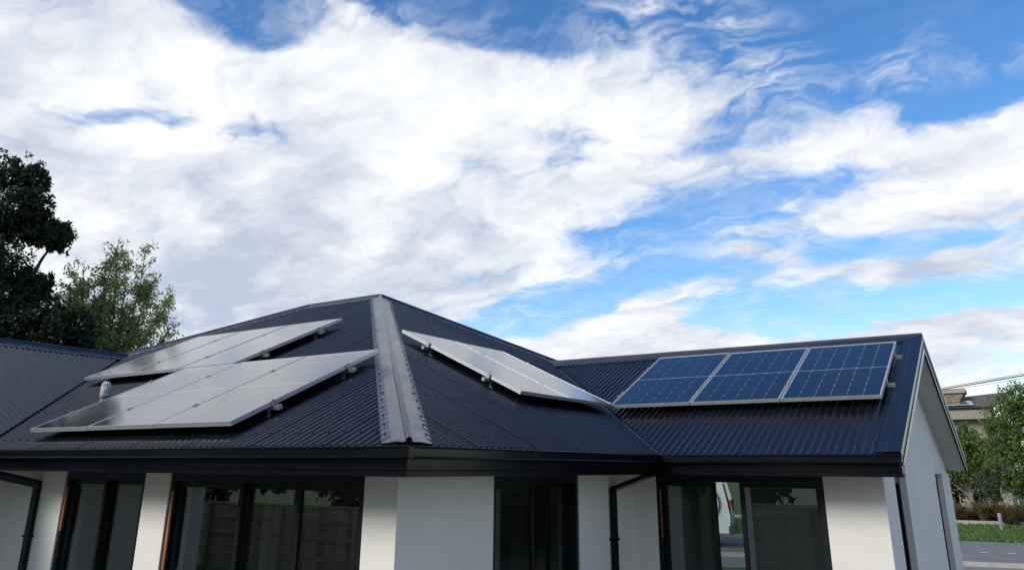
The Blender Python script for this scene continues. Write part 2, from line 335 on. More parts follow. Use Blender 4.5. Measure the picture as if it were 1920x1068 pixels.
# hip end: u = y - CY
up_h = Vector((-COSR, 0, SINR)); n_h = Vector((SINR, 0, COSR))
def h_lo(u):
    y = CY + u; v = G0
    if YW < y <= YW + WD: v = max(v, (y - YW) + 0.05)
    elif y > YW + WD: v = WD + .05
    return v / COSR
def h_hi(u): return (min(u, 2 * AL - u) - 0.05) / COSR
ho = Vector((CX, CY, ZE))
sheets(ho, ay, up_h, n_h, 0.06, 2 * AL - 0.1, h_lo, h_hi); screws(ho, ay, up_h, n_h, .06, 2 * AL - .1, h_lo, h_hi, (0.22, 1.0, 2.1, 3.2, 4.3, 5.4))
# wing front slope: u = x - CX
def w_lo(u):
    v = G0
    if u < 0: v = max(v, -u + 0.05)
    return v / COSR
def w_hi(u): return (WD - 0.03) / COSR
wo = Vector((CX, YW, ZE))
sheets(wo, ax, up_f, n_f, -WD, XE - CX - 0.03, w_lo, w_hi); screws(wo, ax, up_f, n_f, -WD, XE - CX - .2, w_lo, w_hi, (0.22, 1.0, 2.1, 3.1))
# wing back slope
n_b = Vector((0, SINR, COSR)); up_b = Vector((0, -COSR, SINR)); bo = Vector((CX, YW + 2 * WD, ZE))
sheets(bo, ax, up_b, n_b, -WD, XE - CX - 0.03, lambda u: max(G0, -u) / COSR, w_hi)
# left wing slope facing the court: u = y - CY
lo_ = Vector((XLW, CY, ZE))
def l_lo(u): return max(G0, u + 0.05) / COSR
def l_hi(u): return (LD - 0.03) / COSR
sheets(lo_, ay, up_h, n_h, YL0 - CY, LD, l_lo, l_hi); screws(lo_, ay, up_h, n_h, YL0 - CY, LD, l_lo, l_hi, (0.22, 1.0, 2.1, 3.1))
# valley trays
for (p, q, s1, s2) in ((Vector((CX, YW, ZE)), wr0, Vector((1, 0, 0)), Vector((0, -1, 0))), (Vector((XLW, CY, ZE)), lr1, Vector((1, 0, 0)), Vector((0, -1, 0)))):
    m = MB(); o = Vector((0, 0, -0.022))
    m.grid([[p + s1 * .16 * 0 + o + Vector((0.15, 0, 0)) + Vector((0, 0.0, 0)), p + o, p + o + Vector((0, -0.15, 0))], [q + o + Vector((.15, 0, 0)), q + o, q + o + Vector((0, -.15, 0))]], False)
    rpart(m, 'valley_flashing', M['flash'])

# ---- hip and ridge caps with a rolled top and dressed edges
def cap(p, q, n1, n2, ph1=None, ph2=None, width=0.185, trim=False):
    p, q = Vector(p), Vector(q); L = (q - p).length; e_ = (q - p).normalized()
    up = (n1 + n2).normalized(); sides = []
    for n_ in (n1, n2):
        m_ = n_.cross(e_); 
        if m_.dot(n1 + n2) > 0: m_ = -m_
        sides.append(m_.normalized())
    r = 0.017; H = 0.013
    m = MB(); nl = max(2, int(L / 0.0125)); rows = []
    for i in range(nl + 1):
        s = L * i / nl; c = p + e_ * s; row = []
        for k in (0, 1):
            n_, m_ = (n1, n2)[k], sides[k]; ph = (ph1, ph2)[k]
            def P_(d, h):
                v = c + m_ * d + n_ * h
                if trim:                     # cut along the gutter line
                    k_ = max((CY + .012 - v.y) / e_.y, (v.x - CX + .012) / -e_.x, 0); v = v + e_ * k_
                return v
            w = 0.0012 * math.sin(s * 7.3 + k) + 0.0008 * math.sin(s * 23.1 + 2 * k)
            edge = P_(width, 0)
            eh = AMP * (.45 + .5 * math.cos(2 * math.pi * ph(edge) / PITCH)) + 0.0035 if ph else AMP + .002
            side = [P_(width, eh), P_(width - 0.035, max(eh * .35 + .007, H - .004) + w * .4), P_(width - 0.06, H + w), P_(width * .56, H + .002 + w * .5), P_(width * .54, H + .0045), P_(0.026, H + 0.003)]
            row.append(side)
        top = c + up * (H + 0.010)
        s0 = sides[0]; lat = (s0 - up * s0.dot(up)).normalized()
        roll = [top + lat * r * math.cos(t) + up * (r * math.sin(t) + .006) for t in (math.pi * j / 6 for j in range(7))]
        rows.append(row[0] + roll + row[1][::-1])
    m.grid(rows)
    o = hpart(m, 'ridge_cap', M['flash'])
    sc = MB()
    for k in (0, 1):
        ph = (ph1, ph2)[k]; n_, m_ = (n1, n2)[k], sides[k]
        step = PITCH * 2 * (1.414 if ph and abs(e_.x) > .2 and abs(e_.y) > .2 else 1.0) * (math.sqrt(2 + T * T) / 1.414 if abs(e_.z) > .1 else 1)
        s = 0.32 if trim else 0.1
        while s < L - 0.05:
            c = p + e_ * s + m_ * (width - 0.028) + n_ * (0.011); a1 = e_; a2 = m_
            ring = [c + (a1 * math.cos(t) + a2 * math.sin(t)) * 0.0062 for t in (math.pi / 3 * j for j in range(6))]; tp = [v + n_ * 0.008 for v in ring]
            sc.grid([ring, tp], False, True); sc.face(tp if k else tp)
            s += step
    s_ = sc.build('cap_screws', M['screw'], None, kind='stuff'); s_.parent = o
    return o
phx = lambda v: v.x - CX
phy = lambda v: v.y - CY
n_back = Vector((0, SINR, COSR)); n_hl = Vector((-SINR, 0, COSR))
hip = cap(Vector((CX - .02, CY + .02, ZE + T * .02)), A, n_f, n_h, phx, phy, 0.168, True)
hip['label'] = 'wide rolled hip cap with screw rows running down to the front corner'
cap(A, B, n_back, n_f, None, phx)
cap(B, B + (BL - B) * 0.8, n_f, n_hl, phx, None)
cap(A, A + (BK - A) * 0.75, n_h, n_back, phy, None)
cap(wr0 + Vector((-.1, 0, 0)), wr1 + Vector((0.02, 0, 0)), n_b, n_f, None, phx)
cap(lr0, lr1 + Vector((0, .1, 0)), n_h, n_hl, phy, None)
# cap block where the hip roll meets the gutter
m = MB(); c = Vector((CX - .02, CY + .02, ZE + .022)); m.tube([c + Vector((-.02, .02, .012)), c + Vector((.004, -.004, -.004))], [0.024, 0.021], 10); hpart(m, 'cap_end', M['gutter'])

# ---- gutters, fascias and soffits swept along the eaves
def sweep(path, prof, k, ends=(True, True), closed=True):
    """one straight run k of a plan path, mitred at both ends; prof = (outward, z)"""
    P = [Vector((x, y)) for x, y in path]
    def nrm(i): d = (P[i + 1] - P[i]).normalized(); return Vector((d.y, -d.x))
    def mit(i):
        if i == 0: return nrm(0)
        if i == len(P) - 1: return nrm(len(P) - 2)
        a, b = nrm(i - 1), nrm(i); return (a + b) / (1 + a.dot(b))
    m = MB(); rows = []
    for i in (k, k + 1):
        n_ = mit(i); rows.append([Vector((P[i].x + n_.x * o, P[i].y + n_.y * o, z)) for o, z in prof])
    m.grid(rows, False, closed)
    m.face(rows[0][::-1]); m.face(rows[1])
    return m
EAVE = [(XLW, YL0), (XLW, CY), (CX, CY), (CX, YW), (XE, YW)]
zt = ZE; zb = ZE - 0.072
gut = [(-0.012, zt - .001), (-0.009, zt + .003), (-0.003, zt + .0045), (0.002, zt + .003), (0.0045, zt - .001), (0.004, zt - .006), (0.0, zt - 0.010), (-0.004, zt - 0.014), (-0.004, zb + 0.012), (0.003, zb + .006), (0.0, zb), (-0.10, zb), (-0.10, zt - .02), (-0.096, zt - .02), (-0.096, zb + .006), (-0.014, zb + .006), (-0.012, zt - .01)]
zf = ZS - 0.006
fas = [(-0.102, zt - 0.02), (-0.102, zb), (-0.072, zb - 0.004), (-0.072, zf + 0.042), (-0.080, zf + 0.038), (-0.080, zf + 0.034), (-0.071, zf + 0.030), (-0.071, zf), (-0.13, zf), (-0.13, zt - .02)]
sof = [(-0.131, ZS), (-OV - 0.001, ZS), (-OV - .001, ZS + .01), (-0.131, ZS + .01)]
for k in range(4):
    hpart(sweep(EAVE, gut, k), 'gutter', M['gutter']); hpart(sweep(EAVE, fas, k), 'fascia', M['gutter']); hpart(sweep(EAVE, sof, k), 'soffit', M['soffit'])
# joiner on the gutter near the corner
m = MB(); m.box((CX + .0012, CY - .006, zb), (CX + .004, CY + .045, zt)); hpart(m, 'gutter_joiner', M['gutter'])

# ---- walls
WF, WR, WW, WG = CY + OV, CX - OV, YW + OV, -1.362     # front, hip-end, wing-front planes and gable plane
WT = 0.24; YB = 13.62
def wall(x0, y0, x1, y1, z0=-0.1, z1=ZS + .004, name='wall', mt='plaster'):
    m = MB(); m.box((x0, y0, z0), (x1, y1, z1)); return hpart(m, name, M[mt])
wall(-9.38, WF, -8.283, WF + WT); wall(-6.93, WF, -6.56, WF + WT); wall(-4.222, WF, WR, WF + WT)
wall(WR - WT, WF + WT, WR, 5.638); wall(WR - WT, 7.085, WR, WW + WT)
wall(WR, WW, -3.632, WW + WT); wall(-1.90, WW, WG, WW + WT)
wall(-9.38 - WT, YL0 + .25, -9.38, WF + WT); wall(-14.54, YL0 + .25, -9.38 - WT, YL0 + .25 + WT); wall(-14.54, YL0 + .25 + WT, -14.3, YB)
m = MB(); yq = YL0 + .25; m.prism([(-9.38, yq, ZS), (-14.54, yq, ZS), (XLW - LD, yq, ZE + T * LD - .1)], (0, WT, 0)); hpart(m, 'gable_wall', M['plaster'])
for sg in (0, 1):
    m = MB(); xa = XLW - 2 * LD * sg; m.prism([(xa, YL0, ZE - .17), (XLW - LD, YL0, ZE + T * LD - .19), (XLW - LD, YL0, ZE + T * LD + .02), (xa, YL0, ZE)], (0, .025, 0)); hpart(m, 'barge_board', M['gutter'])
g = [(WW + WT, 8.93), (9.66, 12.20), (12.95, YB)]
for a, b in g: wall(WG - WT, a, WG, b)
# gable triangle over the slots
def rz(y): return ZE + T * min(y - YW, YW + 2 * WD - y) - 0.075
m = MB(); ym = YW + WD
m.prism([(WG, WW + .0, ZS + .004), (WG, YB, ZS + .004), (WG, YB, rz(YB)), (WG, ym, rz(ym)), (WG, WW, rz(WW))], (-WT, 0, 0)); hpart(m, 'gable_wall', M['plaster'])
# back and hidden outer walls
wall(-13.2, YB, -5.75, YB + WT); wall(-4.25, YB, WG, YB + WT)
wall(-13.2 - WT, WF, -13.2, YB + WT); wall(-13.2, WF, -9.38 - WT, WF + WT)
# gable soffit, both rakes
for sgn in (1, -1):
    m = MB(); y0 = YW + 0.10 if sgn > 0 else YB + .12; d0 = y0 - YW if sgn > 0 else YW + 2 * WD - y0
    zz = lambda d: ZE + T * d - 0.155
    ys = lambda d: YW + d if sgn > 0 else YW + 2 * WD - d
    m.prism([(XE - .026, ys(d0), zz(d0)), (WG, ys(d0), zz(d0)), (WG, ys(WD), zz(WD)), (XE - .026, ys(WD), zz(WD))], (0, 0, 0.012)); hpart(m, 'rake_soffit', M['soffit'])
    m = MB()
    ye = -0.0 if sgn > 0 else 0.0
    m.prism([(XE, ys(ye), ZE + T * ye - 0.17), (XE, ys(WD), ZE + T * WD - 0.19), (XE, ys(WD), ZE + T * WD + 0.016), (XE, ys(ye), ZE + T * ye + 0.002)], (-0.025, 0, 0)); hpart(m, 'barge_board', M['gutter'])
    # barge cap: flat on the roof, folded over the edge
    n_ = n_f if sgn > 0 else n_b; prof = [(-0.20, 0.004), (-0.19, 0.013), (-0.115, 0.0135), (-0.110, 0.0165), (-0.004, 0.0165), (0.006, 0.013), (0.006, -0.045), (0.010, -0.05), (0.004, -0.062)]
    m = MB(); rows = []
    for d in (0.02, WD):
        base = Vector((XE, ys(d), ZE + T * d)); rows.append([base + Vector((o, 0, 0)) + n_ * h for o, h in prof])
    m.grid(rows, False); hpart(m, 'barge_cap', M['roof'])
    m = MB(); m.prism([(XE + .001, ys(.03), ZE + T * .03 - 0.105), (XE + .001, ys(WD), ZE + T * WD - 0.105), (XE + .001, ys(WD), ZE + T * WD - .093), (XE + .001, ys(.03), ZE + T * .03 - .093)], (0.006, 0, 0)); hpart(m, 'barge_bead', M['gutter'])
# ---- inside of the house
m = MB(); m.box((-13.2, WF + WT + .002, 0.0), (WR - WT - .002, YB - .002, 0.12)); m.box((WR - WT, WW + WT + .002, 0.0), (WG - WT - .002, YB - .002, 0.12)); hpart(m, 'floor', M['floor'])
m = MB(); m.box((-13.2, WF + WT + .002, ZS - .02), (WR - WT - .002, YB - .002, ZS + .03)); m.box((WR - WT, WW + WT + .002, ZS - .02), (WG - WT - .002, YB - .002, ZS + .03)); hpart(m, 'ceiling', M['innershade'])
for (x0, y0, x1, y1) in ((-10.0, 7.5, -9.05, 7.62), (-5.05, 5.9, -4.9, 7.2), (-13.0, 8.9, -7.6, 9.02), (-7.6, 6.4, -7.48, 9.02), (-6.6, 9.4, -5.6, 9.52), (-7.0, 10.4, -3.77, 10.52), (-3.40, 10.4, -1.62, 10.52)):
    wall(x0, y0, x1, y1, 0.121, ZS - .021, 'partition', 'inner' if (x1 - x0) < 1.2 and y0 < 9 or y0 == 10.4 else 'innershade')

# ---- windows and sliding doors
def window(org, ax_, w, cuts, z0=0.12, z1=ZS - .004, rec=0.05, strip=None, label=None, head=0.075):
    """org: left bottom corner on the wall face; ax_ along the wall (to the right seen from outside); cuts: stile centres"""
    a = Vector((ax_[0], ax_[1], 0)); n = Vector((a.y, -a.x, 0)); o = Vector((org[0], org[1], 0))
    Mx = Matrix(((a.x, n.x, 0, o.x), (a.y, n.y, 0, o.y), (0, 0, 1, 0), (0, 0, 0, 1)))   # x along, y outward, z up
    f = MB(); fw = 0.055; y0, y1 = -rec - 0.10, -rec + .035
    f.box((0.002, y0, z0), (fw, y1, z1), Mx); f.box((w - fw, y0, z0), (w - .002, y1, z1), Mx); f.box((fw, y0, z1 - head), (w - fw, y1, z1), Mx); f.box((fw, y0, z0), (w - fw, y1, z0 + .05), Mx)
    win = hpart(f, 'window', M['frame'])
    if label: win['label'] = label
    def sub(mb_, nm, mt):
        ob = mb_.build(nm, M[mt], None); ob.parent = win; return ob
    spans = []; l_ = fw
    for c_ in cuts:
        spans.append((l_, c_[0] if isinstance(c_, tuple) else c_)); l_ = c_[1] if isinstance(c_, tuple) else c_
    spans.append((l_, w - fw))
    for i, (l, r) in enumerate(spans):
        yo = -rec - (0.008 if i % 2 == 0 else 0.055); st = 0.042
        l2 = l + .003 if i == 0 else l - st * .55; r2 = r - .003 if i == len(spans) - 1 else r + st * .55
        s = MB(); zb_, zt_ = z0 + .055, z1 - head - .004
        for bx in (((l2, yo - .035, zb_), (l2 + st, yo, zt_)), ((r2 - st, yo - .035, zb_), (r2, yo, zt_)), ((l2 + st, yo - .034, zt_ - st), (r2 - st, yo - .001, zt_)), ((l2 + st, yo - .034, zb_), (r2 - st, yo - .001, zb_ + .07))): s.box(*bx, Mx)
        sub(s, 'sash', 'frame')
        p = MB(); p.box((l2 + st + .0015, yo - .022, zb_ + .0715), (r2 - st - .0015, yo - .016, zt_ - st - .0015), Mx); sub(p, 'pane', 'pane')
    if strip:
        x, za, zb2, sw = strip; s = MB(); s.box((x, y1 - .002, za), (x + sw, y1 + .012, zb2), Mx); sub(s, 'timber_strip', 'timber')
    return win
window((-8.283, WF), (1, 0, 0), 1.353, [0.62], strip=(0.03, ZC - .62, ZC - .22, .03), label='two panel sliding door beside the left downpipe')
window((-6.56, WF), (1, 0, 0), 2.338, [0.90, 1.60], strip=(0.035, ZC - .85, ZC - .22, .03), label='three panel sliding door in the front wall')
window((WR, 5.638), (0, 1, 0), 1.447, [0.70])
window((-3.632, WW), (1, 0, 0), 1.732, [(0.615, 0.90)], strip=(0.044, ZC - .70, ZC - .2, .009), label='sliding door of the wing standing slightly open')
window((WG, 8.93), (0, 1, 0), 0.73, [], rec=0.10, label='narrow full height window in the gable wall')
window((WG, 12.20), (0, 1, 0), 0.75, [], rec=0.10, label='narrow full height window in the gable wall')
# far glazed door of the wing (outward is +y)
window((-4.25, YB + WT), (-1, 0, 0), 1.5, [0.22], label='glazed back door of the wing seen through the front door')

# ---- downpipes
def downpipe(top, w0, w1, n, label):
    """top under the soffit, w0 the bend on the wall, w1 the foot; n the wall normal"""
    n = Vector(n); m = MB(); hw, hd = 0.037, 0.025
    side = n.cross(Vector((0, 0, 1))).normalized()
    pts = [Vector(top) + Vector((0, 0, 0.10)), Vector(top), Vector(w0), Vector(w1)]
    rows = []
    for i, p in enumerate(pts):
        d1 = (pts[i] - pts[i - 1]).normalized() if i else (pts[1] - pts[0]).normalized(); d2 = (pts[i + 1] - pts[i]).normalized() if i < 3 else d1
        t = (d1 + d2).normalized(); u = n - t * n.dot(t)
        if u.length < .2: u = n
        u.normalize(); v = t.cross(u).normalized(); k = 1 / max(.5, math.sqrt((1 + d1.dot(d2)) / 2))
        sq = []
        for a_, b_ in ((-1, -1), (1, -1), (1, 1), (-1, 1)): sq.append(p + v * hw * a_ * (k if i in (1, 2) else 1) + u * hd * b_)
        rows.append(sq)
    m.grid(rows, False, True)
    o = hpart(m, 'downpipe', M['gutter'], label=label)
    for z in (ZC - .42 - .27, ZC - 1.6):
        b = MB(); c = Vector(w1); c.z = z; q = side
        Mx = Matrix(((q.x, n.x, 0, c.x), (q.y, n.y, 0, c.y), (0, 0, 1, z), (0, 0, 0, 1)))
        b.box((-.056, -.03, -.012), (.056, .031, .012), Mx); ob = b.build('bracket', M['gutter'], None); ob.parent = o
downpipe((-9.22, CY + .14, ZS - .0), (-8.74, WF - .032, ZC - .20), (-8.74, WF - .032, 0.05), (0, -1, 0), 'downpipe bending onto the wall left of the sliding doors')
downpipe((CX - .14, YW + .12, ZS - .0), (WR + .032, 7.76, ZC - .215), (WR + .032, 7.76, 0.05), (1, 0, 0), 'downpipe bending onto the wall in the inner corner')

# ------------------------------------------------------------------ solar panels
PW, PH, PT = 0.991, 1.745, 0.036
HG = 0.125                                   # glass above the roof plane
def cell_layout():
    c = []; bx, by = 0.022, 0.028; gapx, gapy, mid = 0.0034, 0.0046, 0.015
    cw = (PW - 2 * bx - 5 * gapx) / 6; ch = (PH - 2 * by - mid - 18 * gapy) / 20
    for i in range(6):
        for j in range(20):
            c.append((bx + i * (cw + gapx), by + j * (ch + gapy) + (mid if j >= 10 else 0) - (gapy if j >= 10 else 0), cw, ch, j % 2))
    return c
def cell_poly(x, y, w, h, par, z):
    k = 0.0075
    if par == 0: return [(x + k, y, z), (x + w - k, y, z), (x + w, y + k, z), (x + w, y + h, z), (x, y + h, z), (x, y + k, z)]
    return [(x, y, z), (x + w, y, z), (x + w, y + h - k, z), (x + w - k, y + h, z), (x + k, y + h, z), (x, y + h - k, z)]
def mesh_of(mb, name, m):
    me = bpy.data.meshes.new(name); me.from_pydata(mb.v, [], mb.f); me.polygons.foreach_set('use_smooth', mb.sm); me.materials.append(m); me.update(); return me
m = MB(); lip = 0.0095
for a, b in (((0, 0), (PW, lip)), ((0, PH - lip), (PW, PH)), ((0, lip), (lip, PH - lip)), ((PW - lip, lip), (PW, PH - lip))): m.box((a[0], a[1], -PT), (b[0], b[1], 0))
ME_FRAME = mesh_of(m, 'frame', M['alu'])
m = MB(); m.box((lip, lip, -0.012), (PW - lip, PH - lip, -0.008)); ME_BACK = mesh_of(m, 'backsheet', M['back'])
m = MB(); m.face([(lip, lip, -0.0025), (PW - lip, lip, -0.0025), (PW - lip, PH - lip, -0.0025), (lip, PH - lip, -0.0025)]); ME_GLASS = mesh_of(m, 'glass', M['solarglass'])
def extr(mb, poly, th):
    top = [Vector(p) for p in poly]; bot = [p - Vector((0, 0, th)) for p in top]; mb.face(top); mb.grid([bot, top], False, True)
m = MB()
for c in cell_layout(): extr(m, cell_poly(*c, -0.0058), 0.002)
ME_CELLS = mesh_of(m, 'cells', M['cell'])
ME_CELL = []
for par in (0, 1):
    m = MB(); _, _, cw, ch, _ = cell_layout()[0]; extr(m, cell_poly(0, 0, cw, ch, par, 0), 0.002); ME_CELL.append(mesh_of(m, 'cell', M['cell']))
def panel(Mx, label, group, single=False):
    t = thing('solar_panel', label, 'solar panel', (0, 0, 0), group); t.matrix_world = Mx
    link('frame', ME_FRAME, t); link('backsheet', ME_BACK, t); link('glass', ME_GLASS, t)
    if single:
        for (x, y, w, h, par) in cell_layout():
            o = link('cell', ME_CELL[par], t); o.location = (x, y, -0.0058)
    else: link('cells', ME_CELLS, t, kind='stuff')
    return t
def frame_of(o, a, up, n): return Matrix(((a.x, up.x, n.x, o.x), (a.y, up.y, n.y, o.y), (a.z, up.z, n.z, o.z), (0, 0, 0, 1)))
def array(o, a, up, n, count, labels, group, rlabels, single=False):
    """o: lower left corner on the roof plane (seen from outside)"""
    o = Vector(o) + n * HG
    for i in range(count):
        tilt = Matrix.Rotation(random.uniform(-.0025, .0025), 4, 'X') @ Matrix.Rotation(random.uniform(-.0025, .0025), 4, 'Y')
        panel(frame_of(o + a * (i * 1.0), a, up, n) @ tilt, labels[i], group, single)
    Mx = frame_of(o, a, up, n); ln = (count - 1) * 1.0 + PW
    for j, v in enumerate((0.24 * PH, 0.75 * PH)):
        rt = thing('mounting_rail', rlabels[j], 'mounting rail', (0, 0, 0), 'rails under the solar panels'); rt.matrix_world = Mx
        b = MB(); zt_ = -PT - .002
        b.box((-0.085, v - .017, zt_ - .012), (ln + .085, v - .005, zt_)); b.box((-0.085, v + .005, zt_ - .012), (ln + .085, v + .017, zt_)); b.box((-0.085, v - .017, zt_ - .034), (ln + .085, v + .017, zt_ - .012)); link_b(b, 'rail_bar', M['rail'], rt)
        for x in [0.05] + [k * 1.0 + .5 for k in range(count)] + [ln - .05]:
            f = MB(); f.box((x - .016, v - .026, -HG + .010), (x + .016, v - .0205, zt_ - .006)); f.box((x - .016, v - .060, -HG + .008), (x + .016, v - .0265, -HG + .013)); link_b(f, 'foot', M['rail'], rt)
        for x in (-0.012, ln + .012):
            f = MB(); f.box((x - .011, v - .018, zt_ + .0005), (x + .011, v + .018, .003)); f.box((x - .014 if x > 0 else x - .008, v - .017, .003), (x + .008 if x > 0 else x + .014, v + .017, .006)); f.tube([(x, v, .006), (x, v, .014)], .006, 6); link_b(f, 'end_clamp', M['rail'], rt)
        for k in range(1, count):
            f = MB(); x = k * 1.0 - .0075; f.box((x - .018, v - .022, .0008), (x + .018, v + .022, .005)); f.tube([(x, v, .005), (x, v, .011)], .006, 6); link_b(f, 'mid_clamp', M['rail'], rt)
def link_b(b, name, m, parent):
    return b.build(name, m, parent)
array((-8.20, 4.03, ZE + T * (4.03 - CY)), ax, up_f, n_f, 3,
      ['reflective solar panel in the lower front row, nearest the pvc vent pipe', 'reflective solar panel in the middle of the lower front row', 'reflective solar panel in the lower front row, nearest the hip cap'],
      'panels on the front roof slope', ['lower rail under the bottom row of front panels', 'upper rail under the bottom row of front panels'])
array((-10.36, 5.625, ZE + T * (5.625 - CY)), ax, up_f, n_f, 3,
      ['whitish reflecting solar panel of the upper front row beside the left wing valley', 'whitish reflecting solar panel in the middle of the upper front row', 'whitish reflecting solar panel at the right end of the upper front row'],
      'panels on the front roof slope', ['lower rail under the upper row of front panels', 'upper rail under the upper row of front panels'])
array((CX - 1.02, 6.62, ZE + T * 1.02), ay, up_h, n_h, 2,
      ['pale reflecting solar panel on the hip end, beside the hip cap', 'pale reflecting solar panel on the hip end, beside the valley'],
      'panels on the hip end', ['lower rail under the pair of hip end panels', 'upper rail under the pair of hip end panels'])
array((-4.32, 8.70, ZE + T * (8.70 - YW)), ax, up_f, n_f, 3,
      ['dark blue solar panel on the wing roof, nearest the valley', 'dark blue solar panel in the middle of the wing roof row', 'dark blue solar panel on the wing roof, nearest the gable edge'],
      'panels on the wing roof', ['lower rail under the dark blue wing panels', 'upper rail under the dark blue wing panels'], True)

# ---- vent pipe
vx, vy = -8.90, 5.06; vz = ZE + T * (vy - CY) - .07
vp = thing('vent_pipe', 'grey pvc vent pipe with slotted cowl behind the lower front panels', 'vent pipe', (vx, vy, vz))
m = MB(); m.tube([(0, 0, -.03), (0, 0, .10), (0, 0, .102), (0, 0, .205)], [.045, .045, .054, .054], 20); m.tube([(0, 0, .125), (0, 0, .133)], .058, 20); m.build('pipe', M['pvc'], vp)
m = MB()
m.tube([(0, 0, .206), (0, 0, .212), (0, 0, .216)], [.054, .052, .046], 20)
for k in range(12):
    t = 2 * math.pi * k / 12; c, s = math.cos(t), math.sin(t)
    m.tube([(c * .047, s * .047, .214), (c * .043, s * .043, .245), (c * .033, s * .033, .264)], .007, 5)
m.tube([(0, 0, .262), (0, 0, .272), (0, 0, .278)], [.037, .034, .02], 20); m.build('cowl', M['pvc'], vp)
m = MB(); m.tube([(0, 0, -.04), (0, 0, .0), (0, 0, .03)], [.10, .085, .05], 20); m.build('boot', M['gutter'], vp)

# ---- pendant lamp behind the three panel door
pl = thing('pendant_lamp', 'faceted glass pendant lamp with brass socket hanging inside behind the sliding door', 'lamp', (-7.62, 5.62, ZS - .02))
m = MB(); m.tube([(0, 0, 0), (0, 0, -.06)], .004, 6); m.build('cord', M['frame'], pl)
m = MB(); m.tube([(0, 0, -.06), (0, 0, -.13)], .018, 10); m.build('socket', M['brass'], pl)
m = MB(); m.tube([(0, 0, -.13), (0, 0, -.15), (0, 0, -.20), (0, 0, -.215)], [.012, .022, .022, .008], 10); m.build('bulb', M['bulb'], pl)
m = MB(); prof = [(.06, -.07), (.11, -.13), (.115, -.20), (.08, -.27)]
rows = [[(r * math.cos(t), r * math.sin(t), z) for t in (2 * math.pi * k / 6 for k in range(6))] for r, z in prof]
m.grid(rows, False, True); m.build('lamp_shade', M['lampglass'], pl)

# ------------------------------------------------------------------ ground, road, verge
M['grass'] = mat('grass', (0.055, 0.095, 0.022), 0.9, 0.0, 0.3, 0.8, 0.6, 30.0, col2=(0.035, 0.075, 0.016))
M['blade'] = mat('grass_blade', (0.060, 0.115, 0.020), 0.7, 0.0, 0.25, 2.0, island=0.35)
M['asphalt'] = mat('asphalt', (0.15, 0.15, 0.155), 0.9, 0.0, 0.12, 0.9, 0.5, 90.0)
M['path'] = mat('footpath_concrete', (0.17, 0.165, 0.155), 0.9, 0.0, 0.1, 1.5, 0.3, 60.0)
M['kerb'] = mat('kerb_concrete', (0.38, 0.36, 0.33), 0.9, 0.0, 0.15, 3.0)
M['white'] = mat('tape_white', (0.72, 0.72, 0.70), 0.7, 0.0, 0.1, 9.0)
M['redtape'] = mat('tape_red', (0.40, 0.16, 0.14), 0.7, 0.0, 0.15, 9.0)
m = MB(); n_ = 24
m.grid([[(-1500 + 3000 * i / n_, -1500 + 3000 * j / n_, 0) for i in range(n_ + 1)] for j in range(n_ + 1)], False); g_ = m.build('ground', M['grass'], None, kind='structure')
RA = R(14.5); rd = Vector((math.cos(RA), math.sin(RA), 0)); rn = Vector((-math.sin(RA), math.cos(RA), 0)); RC = Vector((-2.0, 28.45, 0))
def strip(name, a, b, z, mt, h=0.0, x0=-160, x1=120):
    m = MB(); p = [RC + rd * x0 + rn * a, RC + rd * x1 + rn * a, RC + rd * x1 + rn * b, RC + rd * x0 + rn * b]
    if h: m.prism([q + Vector((0, 0, z)) for q in p], (0, 0, h))
    else: m.face([q + Vector((0, 0, z)) for q in p])
    return m.build(name, M[mt], None, kind='structure')
m = MB(); m.face([(-9.3, -3.8, .006), (9.3, -3.8, .006), (9.3, 16, .006), (-9.3, 16, .006)]); m.build('bounce_paving', M['path'], None, kind='structure')  # unseen grey paving, added to keep green bounce light off the walls
strip('road', -3.9, 4.1, 0.008, 'asphalt'); strip('kerb', -4.1, -3.9, -0.05, 'kerb', 0.16)
strip('footpath', -6.6, -4.1, 0.012, 'path'); strip('path_edging', 13.9, 14.4, -0.05, 'kerb', 0.20)
m = MB(); m2 = MB(); x = -14.0; k = 0
while x < 14:
    p = [RC + rd * x + rn * -.06, RC + rd * (x + .22) + rn * -.06, RC + rd * (x + .22) + rn * .06, RC + rd * x + rn * .06]; (m if k % 2 == 0 else m2).face([q + Vector((0, 0, .012)) for q in p]); x += .36; k += 1
m.build('tape_dashes', M['white'], None, kind='structure'); m2.build('tape_dashes', M['redtape'], None, kind='structure')  # red and white barrier tape, simplified to flat dashes on the road

# ------------------------------------------------------------------ plants
def leaf_mat(name, c1, c2, isl=0.35, trans=0.25):
    m = bpy.data.materials.new(name); m.use_nodes = True; nt = m.node_tree; N = nt.nodes; L = nt.links
    b = N['Principled BSDF']; b.inputs['Roughness'].default_value = 0.55; b.inputs['Specular IOR Level'].default_value = 0.35
    g = N.new('ShaderNodeNewGeometry'); r = N.new('ShaderNodeValToRGB'); r.color_ramp.elements[0].color = (*c1, 1); r.color_ramp.elements[1].color = (*c2, 1); L.new(g.outputs['Random Per Island'], r.inputs[0])
    L.new(r.outputs[0], b.inputs['Base Color'])
    t = N.new('ShaderNodeBsdfTranslucent'); L.new(r.outputs[0], t.inputs[0]); mx = N.new('ShaderNodeMixShader'); mx.inputs[0].default_value = trans
    L.new(b.outputs[0], mx.inputs[1]); L.new(t.outputs[0], mx.inputs[2]); L.new(mx.outputs[0], N['Material Output'].inputs[0]); return m
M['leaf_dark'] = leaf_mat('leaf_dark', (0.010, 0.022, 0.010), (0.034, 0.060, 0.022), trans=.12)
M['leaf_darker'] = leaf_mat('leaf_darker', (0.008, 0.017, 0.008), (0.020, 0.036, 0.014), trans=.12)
M['leaf_light'] = leaf_mat('leaf_light', (0.20, 0.26, 0.085), (0.40, 0.45, 0.19), trans=.5)
